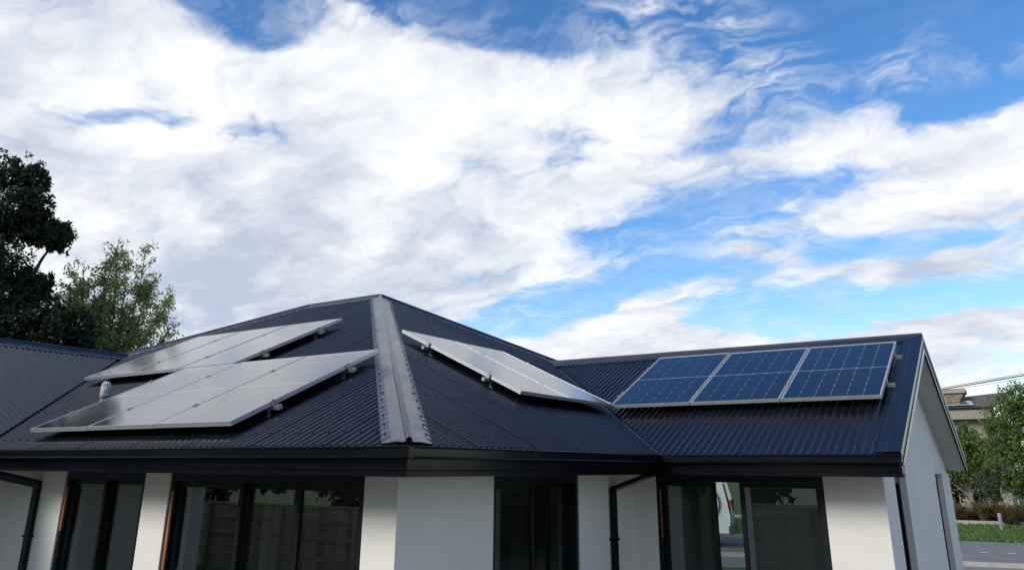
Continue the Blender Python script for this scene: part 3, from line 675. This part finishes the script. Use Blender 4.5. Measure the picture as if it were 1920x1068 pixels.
M['leaf_hedge'] = leaf_mat('leaf_hedge', (0.060, 0.110, 0.026), (0.145, 0.215, 0.058))
M['leaf_grey'] = leaf_mat('leaf_grey', (0.050, 0.075, 0.040), (0.095, 0.12, 0.070))
M['tussock'] = leaf_mat('tussock_blade', (0.06, 0.065, 0.022), (0.20, 0.13, 0.060))
M['bark'] = mat('bark', (0.045, 0.038, 0.031), 0.9, 0.0, 0.3, 6.0, 0.8, 25.0)
M['bark_pale'] = mat('bark_pale', (0.22, 0.20, 0.17), 0.9, 0.0, 0.3, 6.0, 0.6, 25.0)
rng = random.Random(11)
def rv(r=1.0):
    while True:
        v = Vector((rng.uniform(-1, 1), rng.uniform(-1, 1), rng.uniform(-1, 1)))
        if v.length <= 1: return v * r
def leaf(mb, p, s, asp=0.5, droop=0.0):
    d = rv().normalized(); d.z -= droop; d.normalize(); q = d.orthogonal().normalized(); q.rotate(Matrix.Rotation(rng.uniform(0, 6.28), 3, d))
    a = p; b = p + d * s * .5 + q * s * asp * .5; c = p + d * s; e_ = p + d * s * .5 - q * s * asp * .5
    mb.face([a, b, c, e_])
def clump(mb, c, rad, n, s, asp=.5, hollow=.35, droop=0.0):
    """leaves gathered in small sprays through an ellipsoid, denser to the outside"""
    c = Vector(c); sprays = max(4, n // 22)
    for _ in range(sprays):
        d = rv().normalized(); k = hollow + (1 - hollow) * rng.random() ** .6
        k *= rng.uniform(.75, 1.28)
        p = c + Vector((d.x * rad[0], d.y * rad[1], d.z * rad[2])) * k; sr = min(rad) * rng.uniform(.16, .34)
        for _ in range(22): leaf(mb, p + rv(sr), s * rng.uniform(.6, 1.3), asp, droop)
def limb(mb, a, b, r0, r1, wob=.08, n=5):
    a, b = Vector(a), Vector(b); L_ = (b - a).length; pts = []; o = rv(L_ * wob)
    for i in range(n + 1):
        t = i / n; pts.append(a.lerp(b, t) + o * math.sin(math.pi * t) + rv(L_ * wob * .15 * (0 < i < n)))
    mb.tube(pts, [r0 + (r1 - r0) * i / n for i in range(n + 1)], 7); return pts
# -- left side: axes square to the view of the trees
TL = Vector((0.41, 0.91, 0)); TD = Vector((-0.91, 0.41, 0))
def tl(base, lat, z, dep=0.0): return Vector((base.x, base.y, 0)) + TL * lat + TD * dep + Vector((0, 0, z))

# tall dark tree
b0 = Vector((-20.2, 8.75, 0)); t = thing('broadleaf_tree', 'tall dark broadleaf tree with forked trunk rising behind the left wing roof', 'tree', b0)
tm = MB(); cm = MB()
trunk = limb(tm, tl(b0, 0, 0), tl(b0, 0.02, 4.9), .15, .11, .015); limb(tm, tl(b0, .02, 4.9), tl(b0, -.5, 9.3, .3), .09, .02); limb(tm, tl(b0, 0.1, 5.2), tl(b0, .45, 6.9), .06, .045); limb(tm, tl(b0, .45, 6.9), tl(b0, .68, 7.45), .04, .025);
limb(tm, tl(b0, .68, 7.45), tl(b0, .85, 7.6), .03, .012); limb(tm, tl(b0, .0, 5.4), tl(b0, -1.5, 8.2, .2), .09, .03); limb(tm, tl(b0, .2, 5.8), tl(b0, .9, 6.2, .4), .05, .02); limb(tm, tl(b0, -.3, 7.8), tl(b0, .4, 8.6, .2), .04, .015)
for lat, z, dp, rx, rz_, n in ((-.02, 9.05, 0, .34, .36, 900), (-.6, 9.2, .3, .7, .45, 1100), (.1, 8.45, -.2, .42, .26, 800), (.25, 8.1, 0, .42, .28, 900), (-.5, 8.1, 0, .8, .5, 1600), (-.1, 7.75, .2, .5, .34, 1000), (.5, 7.75, .2, .45, .30, 900),
                            (.85, 7.85, 0, .34, .26, 700), (1.1, 7.72, 0, .30, .28, 800), (1.12, 7.45, .1, .22, .18, 350), (.75, 7.6, -.2, .34, .22, 550), (-.6, 7.0, 0, .8, .55, 1600), (.05, 6.6, .3, .40, .45, 800), (.62, 6.45, .2, .42, .30, 800), (.85, 6.2, .2, .38, .26, 600), (-.4, 6.1, 0, .6, .5, 1100),
                            (-1.6, 8.6, .2, .9, .8, 2200), (-1.8, 7.0, .2, 1.0, .9, 2200), (.45, 6.0, .3, .4, .25, 500)):
    lat = lat * .70 if lat > 0 else lat
    clump(cm, tl(b0, lat, z, dp), (rx, rx * 1.1, rz_), int(n * 2.6), .09, .55)
inv0 = Matrix.Translation(-b0)
def tp(mb, nm, mt, t): o = mb.build(nm, mt, t); o.matrix_parent_inverse = Matrix.Translation(-t.location); return o
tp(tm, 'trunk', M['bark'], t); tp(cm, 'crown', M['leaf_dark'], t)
# low dark evergreen in front of it
b1 = tl(Vector((-19.6, 8.6, 0)), 1.15, 0); t = thing('evergreen_tree', 'dense blackish evergreen tree between the tall tree and the pale willow', 'tree', b1)
tm = MB(); cm = MB(); limb(tm, b1, b1 + Vector((0, 0, 4.2)), .16, .06, .02)
for lat, z, dp, rx, rz_, n in ((-.1, 5.35, 0, .50, .5, 2600), (-.75, 5.4, .2, .45, .45, 1500), (-1.3, 5.2, .5, .5, .6, 1500), (.28, 5.25, 0, .36, .42, 1500), (-.4, 4.8, .1, .5, .5, 2000), (.3, 4.7, 0, .42, .5, 1800), (-.05, 4.3, 0, .7, .5, 2200), (-.55, 5.35, .3, .40, .3, 900), (-.8, 4.6, .3, .45, .45, 1100), (-1.5, 4.6, .9, .5, .6, 1100), (-2.2, 5.0, .9, .7, .9, 1800)):
    clump(cm, tl(b1, lat, z, dp), (rx * 1.1, rx * 1.1, rz_ * 1.1), int(n * 1.6), .11, .5, .15)
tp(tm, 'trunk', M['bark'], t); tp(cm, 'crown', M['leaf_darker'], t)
# pale willow: many stems fanning up
def willow(base, label, cat, stems, n_twig, spread, hgt, z0, seed, s=.105):
    rng.seed(seed); t = thing('willow_tree', label, cat, base); tm = MB(); cm = MB()
    limb(tm, base, base + Vector((0, 0, z0)), .17, .13, .02)
    for k in range(stems):
        f = (k + .5) / stems * 2 - 1; lat = spread * f + rng.uniform(-.1, .1); dep = rng.uniform(-.9, .9)
        h = hgt * (1 - .20 * f * f) * rng.uniform(.86, 1.03)
        a = base + Vector((0, 0, z0 - .05 * k)); b = base + TL * lat + TD * dep + Vector((0, 0, h)); pts = limb(tm, a, b, .036, .007, .05, 8)
        for i in range(n_twig):
            q = rng.uniform(.25, 1.0); j = min(7, int(q * 8)); p = Vector(pts[j]).lerp(Vector(pts[j + 1]), q * 8 - j)
            d = (TL * (rng.uniform(-.8, .8) + f * .35) + TD * rng.uniform(-.8, .8) + Vector((0, 0, rng.uniform(.1, .9)))).normalized(); l = rng.uniform(.3, .75) * (1.15 - .6 * q)
            e_ = p + d * l; tm.tube([p, p.lerp(e_, .5) + rv(.03), e_], [.011, .008, .004], 4, False)
            for _ in range(int(52 * l / .5)):
                u = rng.random() ** .7; leaf(cm, p.lerp(e_, u) + rv(.13), s * rng.uniform(.6, 1.25), .36, .25)
    tp(tm, 'trunk', M['bark'], t); tp(cm, 'crown', M['leaf_light'], t); return t
willow(tl(Vector((-20.2, 8.75, 0)), 2.40, 0, .6), 'pale green willow with sparse leaves fanning up beside the left wing ridge', 'tree', 17, 34, 1.5, 7.9, 3.6, 5)
willow(tl(Vector((-20.2, 8.75, 0)), 1.55, 0, 2.0), 'pale green willow peeping out behind the blackish evergreen', 'tree', 7, 34, .7, 7.2, 3.6, 9)
# hedge line low behind the left wing
for k, (lat, z, dp, n) in enumerate(((-1.2, 3.2, 2.5, 2600), (.5, 3.1, 2.2, 2600))):
    b = tl(Vector((-20.2, 8.75, 0)), lat, 0, dp); t = thing('shrub', ('leafy shrub low behind the trunk of the tall dark tree', 'leafy shrub low behind the blackish evergreen')[k], 'shrub', b)
    tm = MB(); cm = MB(); limb(tm, b, b + Vector((0, 0, 2.6)), .08, .03)
    for _ in range(6): clump(cm, b + Vector((rng.uniform(-.7, .7), rng.uniform(-.7, .7), z + rng.uniform(-1.0, .9))), (.7, .7, .6), n // 6, .09, .5)
    tp(tm, 'trunk', M['bark'], t); tp(cm, 'crown', M['leaf_hedge'], t)

# -- right side beyond the road (lateral = x at about 46 m, x = -0.062 * px scale)
def rpos(px, y, dist=46.0):
    """direction of a column of the photograph, turned into a place at the given distance"""
    ang = math.radians(-3.28 + (px - 1860) * 0.0279); return Vector((math.sin(ang) * dist, math.cos(ang) * dist, 0))
def shrub(px, dist, label, kind, blobs_, n, s, trunk=True, mt='leaf_hedge', nm='shrub', cat='shrub', bark='bark', stem=None):
    b = rpos(px, 0, dist); t = thing(nm, label, cat, b); cm = MB(); tm = MB(); n = int(n * 1.7); s *= .82
    limb(tm, b, b + Vector((0, 0, stem or 2.0)), .16, .08, .03)
    for (dx, dy, z, rx, rz_, kf) in blobs_:
        clump(cm, b + Vector((dx, dy, z)), (rx, rx, rz_), int(n * kf), s, .55, .45)
        if z > 1.5: limb(tm, b + Vector((0, 0, 1.0)), b + Vector((dx, dy, z)), .06, .02)
    tp(tm, 'trunk', M[bark], t); tp(cm, 'crown', M[mt], t); return t
shrub(1812, 46.5, 'bushy green tree with pale trunk beside the gable, beyond the road', 0, [(-.2, 0, 3.5, .85, .7, 1), (.6, 0, 3.2, .8, .7, 1), (-.9, .2, 3.0, .8, .8, 1), (.9, -.2, 2.4, .7, .7, .9), (-.2, -.3, 2.4, 1.0, .8, 1.1), (-1.5, .2, 2.2, .9, 1.0, 1), (.2, .2, 4.05, .5, .35, .4)], 1500, .16, bark='bark_pale', nm='tree', cat='tree')
shrub(1921, 44.5, 'tall rounded bright green conifer at the right edge beyond the road', 0, [(.2, 0, 5.4, .8, .8, .8), (-.35, 0, 4.6, .9, .9, 1), (.8, .2, 4.9, 1.0, 1.0, 1.1), (-.75, -.1, 3.7, .85, .9, 1), (.5, 0, 3.4, 1.2, 1.1, 1.4), (-.5, -.3, 2.7, .9, .9, 1), (.8, 0, 2.0, 1.2, 1.0, 1.2), (-.25, 0, 1.7, .8, .6, .7), (1.8, 0, 3.5, 1.2, 1.6, 1.4)], 1700, .15, nm='conifer_tree', cat='tree', mt='leaf_hedge')
shrub(1855, 45.0, 'greyish weeping shrub between the bushy tree and the conifer', 0, [(0, 0, 2.0, .5, .7, 1), (.25, 0, 1.5, .6, .6, 1), (-.2, 0, 1.3, .5, .5, .8)], 900, .12, mt='leaf_grey', stem=1.2)
shrub(1785, 48.0, 'dark leaved shrub left of the bushy tree', 0, [(0, 0, 1.6, 1.0, .9, 1.2), (-1.2, 0, 1.8, 1.0, 1.2, 1.2), (1.0, 0, 1.3, .7, .6, .8)], 1400, .15, mt='leaf_dark', stem=1.0)
for k in range(14):
    px = 1770 + k * 12.5 + rng.uniform(-6, 6); b = rpos(px, 0, 43.6 + rng.uniform(-1.0, 1.6)); cm = MB(); th = rng.uniform(.6, 1.25)
    for _ in range(150):
        a = rng.uniform(0, 6.28); h = rng.uniform(.4, 1.0) * th; sp = rng.uniform(.15, .95); d = Vector((math.cos(a), math.sin(a), 0)); q = Vector((-d.y, d.x, 0)) * .018
        p0 = b + d * .08; p1 = b + d * sp * .5 + Vector((0, 0, h * .85)); p2 = b + d * sp + Vector((0, 0, h * rng.uniform(.55, 1.0)))
        cm.face([p0 - q, p0 + q, p1 + q, p1 - q]); cm.face([p1 - q, p1 + q, p2])
    tag(cm.build('tussock', M['tussock'], None), 'brownish green tussock grass in the row beyond the verge', 'tussock', 'tussocks beyond the road verge')
# bollard in the verge
p = rpos(1859, 0, 39.5); t = thing('bollard', 'pale timber bollard standing in the grass verge', 'bollard', p)
m = MB(); m.tube([(0, 0, -.05), (0, 0, .62), (0, 0, .64)], [.075, .072, .055], 10); m.build('post', mat('bollard_wood', (.20, .21, .18), .85, 0, .15, 6), t)
m = MB(); m.tube([(0, 0, .50), (0, 0, .55)], .077, 10); m.build('band', M['kerb'], t)
# grass on the verge
m = MB()
for _ in range(26000):
    s_ = rng.uniform(-9, 7); w_ = rng.uniform(4.4, 15.5) if rng.random() < .8 else rng.uniform(4.25, 6); p = RC + rd * s_ + rn * w_; h = rng.uniform(.04, .12); a = rng.uniform(0, 6.28); q = Vector((math.cos(a), math.sin(a), 0)) * .022; l = Vector((rng.uniform(-.05, .05), rng.uniform(-.05, .05), h))
    m.face([p - q, p + q, p + l])
m.build('verge_grass', M['blade'], None, kind='stuff')

# ------------------------------------------------------------------ neighbour house beyond the trees
NB = rpos(1843, 0, 62.0); nb = thing('neighbour_house', 'low brown tiled house with stone chimney block beyond the trees', 'house', NB)
sc = 62 / 1466.3 * 1.0
def nx(px): return (px - 1825) * 62 * math.tan(R(0.0279))
def nz(py): return ZC + (880 - py) * 62 / 1466.3 * .99
nwall = mat('neighbour_render', (0.27, 0.24, 0.20), .85, 0, .08, 2.0, .2, 40); ntile = mat('neighbour_tile', (0.12, 0.112, 0.106), .85, 0, .2, 8.0, .6, 30); nstone = mat('neighbour_stone', (0.20, 0.15, 0.11), .9, 0, .45, 4.0, 1.0, 9); ndark = mat('neighbour_glass', (0.012, 0.013, 0.016), .15); ncap = mat('neighbour_cap', (.34, .31, .27), .8, 0, .1, 3)
def npart(mb, nm, mt, par=nb): o = mb.build(nm, mt, par); return o
m = MB(); m.box((nx(1740), .3, 0), (nx(1870), 8, nz(803))); npart(m, 'wall', nwall)
m = MB(); m.box((nx(1735), -.4, nz(804)), (nx(1866), .2, nz(789))); npart(m, 'parapet', nwall)
m = MB(); m.box((nx(1735), -.5, nz(789)), (nx(1866), -.1, nz(786.5))); npart(m, 'gutter', M['gutter'])
m = MB(); ez = nz(786); rz_ = nz(757)
m.prism([(nx(1735), -.3, ez), (nx(1864), -.3, ez), (nx(1905), 4.4, rz_ + .1), (nx(1735), 4.4, nz(765))], (0, .1, -.12)); npart(m, 'roof', ntile)
m = MB()
for k in range(9): 
    f = k / 9; y_ = -.3 + 4.7 * f; z_ = ez + (nz(765) - ez) * f; m.tube([(nx(1735), y_, z_ + .03), (nx(1864) + (nx(1905) - nx(1864)) * f, y_, ez + (rz_ + .1 - ez) * f + .03)], .02, 4)
npart(m, 'tile_course', ntile)
m = MB(); m.prism([(nx(1740), 1.5, nz(775)), (nx(1798), 1.5, nz(775)), (nx(1811), 1.5, nz(760)), (nx(1740), 1.5, nz(760))], (0, 1.6, 0)); npart(m, 'chimney', nstone)
m = MB(); m.box((nx(1738), 1.35, nz(759.8)), (nx(1813), 3.3, nz(753))); npart(m, 'chimney_cap', ncap)
m = MB(); m.box((nx(1846), .22, nz(845)), (nx(1866), .295, nz(805))); f = npart(m, 'window', ndark); m = MB(); m.box((nx(1845), .18, nz(846)), (nx(1846), .29, nz(804.5))); m.box((nx(1866), .18, nz(846)), (nx(1867), .29, nz(804.5))); o = m.build('frame', ncap, f)
m = MB(); m.box((nx(1864), .24, nz(875)), (nx(1880), .297, nz(846))); npart(m, 'door', ndark)
m = MB(); m.box((nx(1860), -3.2, nz(858)), (nx(1886), -3.0, nz(853))); m.box((nx(1862), -3.18, 0), (nx(1864), -3.02, nz(858))); m.box((nx(1883), -3.18, 0), (nx(1885), -3.02, nz(858))); npart(m, 'porch_rail', ncap)
nsol = mat('neighbour_collector', (.10, .12, .14), .12, 0, .1, 1.0)
for k, (xa, xb, lb) in enumerate(((1776, 1801, 'grey solar collector on the neighbour roof, under the stone chimney'), (1803, 1829, 'grey solar collector on the neighbour roof, to the right of the chimney'))):
    t = thing('solar_collector', lb, 'solar panel', NB, 'collectors on the neighbour roof'); sl = (nz(765) - ez) / 4.7
    P_ = lambda px, y_, o=.0: Vector((nx(px) , y_, ez + (y_ + .3) * sl + .10 + o))
    m = MB(); m.prism([P_(xa, -.1), P_(xb, -.1), P_(xb - 8 , 1.9), P_(xa - 8, 1.9)], (0, 0, .05)); m.build('collector_glass', nsol, t)
    m = MB()
    for a_, b_ in (((xa, -.1), (xb, -.1)), ((xb, -.1), (xb - 8, 1.9)), ((xb - 8, 1.9), (xa - 8, 1.9)), ((xa - 8, 1.9), (xa, -.1))): m.tube([P_(*a_, .05), P_(*b_, .05)], .03, 4)
    m.build('frame', M['alu'], t)

# ------------------------------------------------------------------ overhead lines
M['cable'] = mat('cable_sheath', (.02, .02, .022), .6)
for k, (z0, z1, r, lb) in enumerate(((4.86, 5.00, .009, 'uppermost thin overhead power line in the sky right of the gable'), (4.81, 4.95, .018, 'thick middle overhead power line in the sky right of the gable'), (4.75, 4.87, .007, 'lowest thin overhead power line in the sky right of the gable'))):
    pa = rpos(1792, 0, 30); pb = rpos(1950, 0, 28.0); m = MB(); pts = []
    for i in range(25):
        f = -5 + 11 * i / 24; p = pa.lerp(pb, f); p.z = z0 + (z1 - z0) * f + .012 * (f * f - f); pts.append(p)
    m.tube(pts, r, 5); tag(m.build('power_line', M['cable'], None), lb, 'power line', 'overhead power lines')

# ------------------------------------------------------------------ what the windows show: back street and garden fence
M['vanwhite'] = mat('van_paint', (.75, .76, .77), .25, 0, .02, 2, coat=.4); M['tyre'] = mat('tyre', (.015, .015, .016), .85); M['rim'] = mat('rim', (.45, .45, .46), .35, .8); M['vanglass'] = mat('van_glass', (.015, .02, .022), .08)
M['lens'] = mat('tail_lens', (.45, .02, .02), .2); M['bluegrey'] = mat('blue_grey_print', (.06, .10, .16), .4); M['redprint'] = mat('red_print', (.42, .05, .06), .4); M['bumper'] = mat('bumper', (.05, .05, .052), .6)
vd = math.atan2(-3.0, 1.0); VX = Vector((-8.86, 26.0, 0.0))
van = thing('parked_van', 'white van with blue ring emblem parked on the street, seen through the wing', 'van', VX)
van.rotation_euler = (0, 0, R(14.5))
def vp_(mb, nm, mt, par=van): return mb.build(nm, mt, par)
# x = length (rear at 0, front at -4.7), y = width, z up
prof = [(0, .42), (.04, .9), (-.02, 1.3), (-.16, 1.95), (-.35, 2.02), (-3.1, 2.0), (-3.75, 1.25), (-4.55, 1.05), (-4.72, .75), (-4.7, .40)]
m = MB(); ws = [(-.86, 0), (-.90, 0.0), (.90, 0), (.86, 0)]
rows = [[(x * .99 - .02, -.80 if z > 1.4 else -.86, z) for x, z in prof], [(x, -.84 if z > 1.4 else -.90, z) for x, z in prof], [(x, .84 if z > 1.4 else .90, z) for x, z in prof], [(x * .99 - .02, .80 if z > 1.4 else .86, z) for x, z in prof]]
m.grid(rows, False, True); m.face(rows[0][::-1]); m.face(rows[-1]); vp_(m, 'body', M['vanwhite'])
for x in (-.85, -3.85):
    for s in (-1, 1):
        m = MB(); m.tube([(x, s * .70, .33), (x, s * .905, .33)], .33, 20); w = vp_(m, 'wheel', M['tyre']); m = MB(); m.tube([(x, s * .89, .33), (x, s * .915, .33)], .2, 16); m.build('rim', M['rim'], w)
for s in (-1, 1):
    m = MB(); m.box((-.06, s * .74 - .08, .95), (.055, s * .74 + .08, 1.35)); vp_(m, 'tail_light', M['lens'])
    m = MB(); m.prism([(-2.2, s * .905, 1.30), (-3.35, s * .905, 1.30), (-2.95, s * .86, 1.85), (-2.2, s * .86, 1.85)], (0, -s * .02, 0)); vp_(m, 'side_window', M['vanglass'])
m = MB(); m.box((-.02, -.92, .38), (.12, .92, .62)); vp_(m, 'bumper', M['bumper'])
m = MB(); m.prism([(.012, -.62, 1.32), (.012, .62, 1.32), (-.11, .58, 1.85), (-.11, -.58, 1.85)], (.012, 0, 0)); vp_(m, 'rear_window', M['vanglass'])
m = MB(); m.tube([(-.75 + .50 * math.cos(a), -.912, 1.28 + .50 * math.sin(a)) for a in (2 * math.pi * k / 28 for k in range(29))], .025, 5); vp_(m, 'emblem', M['bluegrey'])
m = MB(); m.tube([(-.75 + .50 * math.cos(a), .912, 1.28 + .50 * math.sin(a)) for a in (2 * math.pi * k / 28 for k in range(29))], .025, 5); vp_(m, 'emblem', M['bluegrey'])

# timber fence round the garden behind the photographer (mirrored in the panes)
M['paling'] = mat('fence_paling', (.38, .31, .22), .85, 0, .25, 5.0, .4, 30, island=.0, stretch=(3, 3, .4))
_nt = M['paling'].node_tree; _b = _nt.nodes['Principled BSDF']; _l = _b.inputs['Base Color'].links[0]; _src = _l.from_socket
_oi = _nt.nodes.new('ShaderNodeObjectInfo'); _mr = _nt.nodes.new('ShaderNodeMapRange'); _mr.inputs['To Min'].default_value = 0.55; _mr.inputs['To Max'].default_value = 1.35; _nt.links.new(_oi.outputs['Random'], _mr.inputs[0])
_h = _nt.nodes.new('ShaderNodeHueSaturation'); _nt.links.new(_src, _h.inputs['Color']); _nt.links.new(_mr.outputs[0], _h.inputs['Value']); _nt.links.new(_h.outputs[0], _b.inputs['Base Color'])
def fence(p0, p1, h, label):
    p0, p1 = Vector(p0), Vector(p1); d = (p1 - p0).normalized(); n = Vector((-d.y, d.x, 0)); L_ = (p1 - p0).length; t = thing('timber_fence', label, 'fence', p0)
    Mx = Matrix(((d.x, n.x, 0, 0), (d.y, n.y, 0, 0), (0, 0, 1, 0), (0, 0, 0, 1)))
    W = .149; m = MB(); m.box((0, -.01, .05), (W - .006, .01, h)); me = mesh_of(m, 'paling', M['paling'])
    k = 0
    while k * W < L_:
        o = link('paling', me, t); o.matrix_local = Matrix.Translation(d * (k * W) + n * rng.uniform(-.006, .006) + Vector((0, 0, rng.uniform(-.008, .008)))) @ Mx; k += 1
    m = MB()
    for z in (.35, h * .55, h - .3): m.box((0, .02, z), (L_, .065, z + .09), Mx)
    m.build('fence_rail', M['paling'], t)
    for q in range(int(L_ / 2.4) + 1): m = MB(); m.box((q * 2.4, .066, 0), (q * 2.4 + .1, .166, h), Mx); m.build('fence_post', M['paling'], t)
    m = MB(); m.box((0, -.03, h + .012), (L_, .075, h + .045), Mx); m.build('capping', M['paling'], t)
fence((-34, -3.9, 0), (9.5, -3.9, 0), 1.42, 'brown timber paling fence mirrored in the sliding door panes')
fence((9.5, -3.9, 0), (9.5, 16, 0), 1.6, 'timber paling fence along the side boundary opposite the gable')

# trees standing behind the fence, seen only as the dark band mirrored over it
for k, (x, y, h) in enumerate(((-36, -9, 7), (-30.5, -8.5, 6.4), (-25, -10, 7.2), (-20, -9, 6.2), (-15, -9.5, 6.5), (-10, -11, 7.5), (-5, -10, 6.8), (0.5, -11.5, 7.6), (5.5, -10, 6.6), (11, -9.5, 7.0))):
    b = Vector((x, y, 0)); t = thing('garden_tree', 'dark leafy tree behind the timber fence, mirrored in the door panes', 'tree', b, 'trees behind the garden fence'); tm = MB(); cm = MB(); limb(tm, b, b + Vector((0, 0, h * .7)), .2, .08, .03)
    for _ in range(9): clump(cm, b + Vector((rng.uniform(-2, 2), rng.uniform(-1.6, 1.6), rng.uniform(1.6, h - 1))), (1.5, 1.4, 1.2), 420, .34, .6)
    tp(tm, 'trunk', M['bark'], t); tp(cm, 'crown', M['leaf_dark'], t)
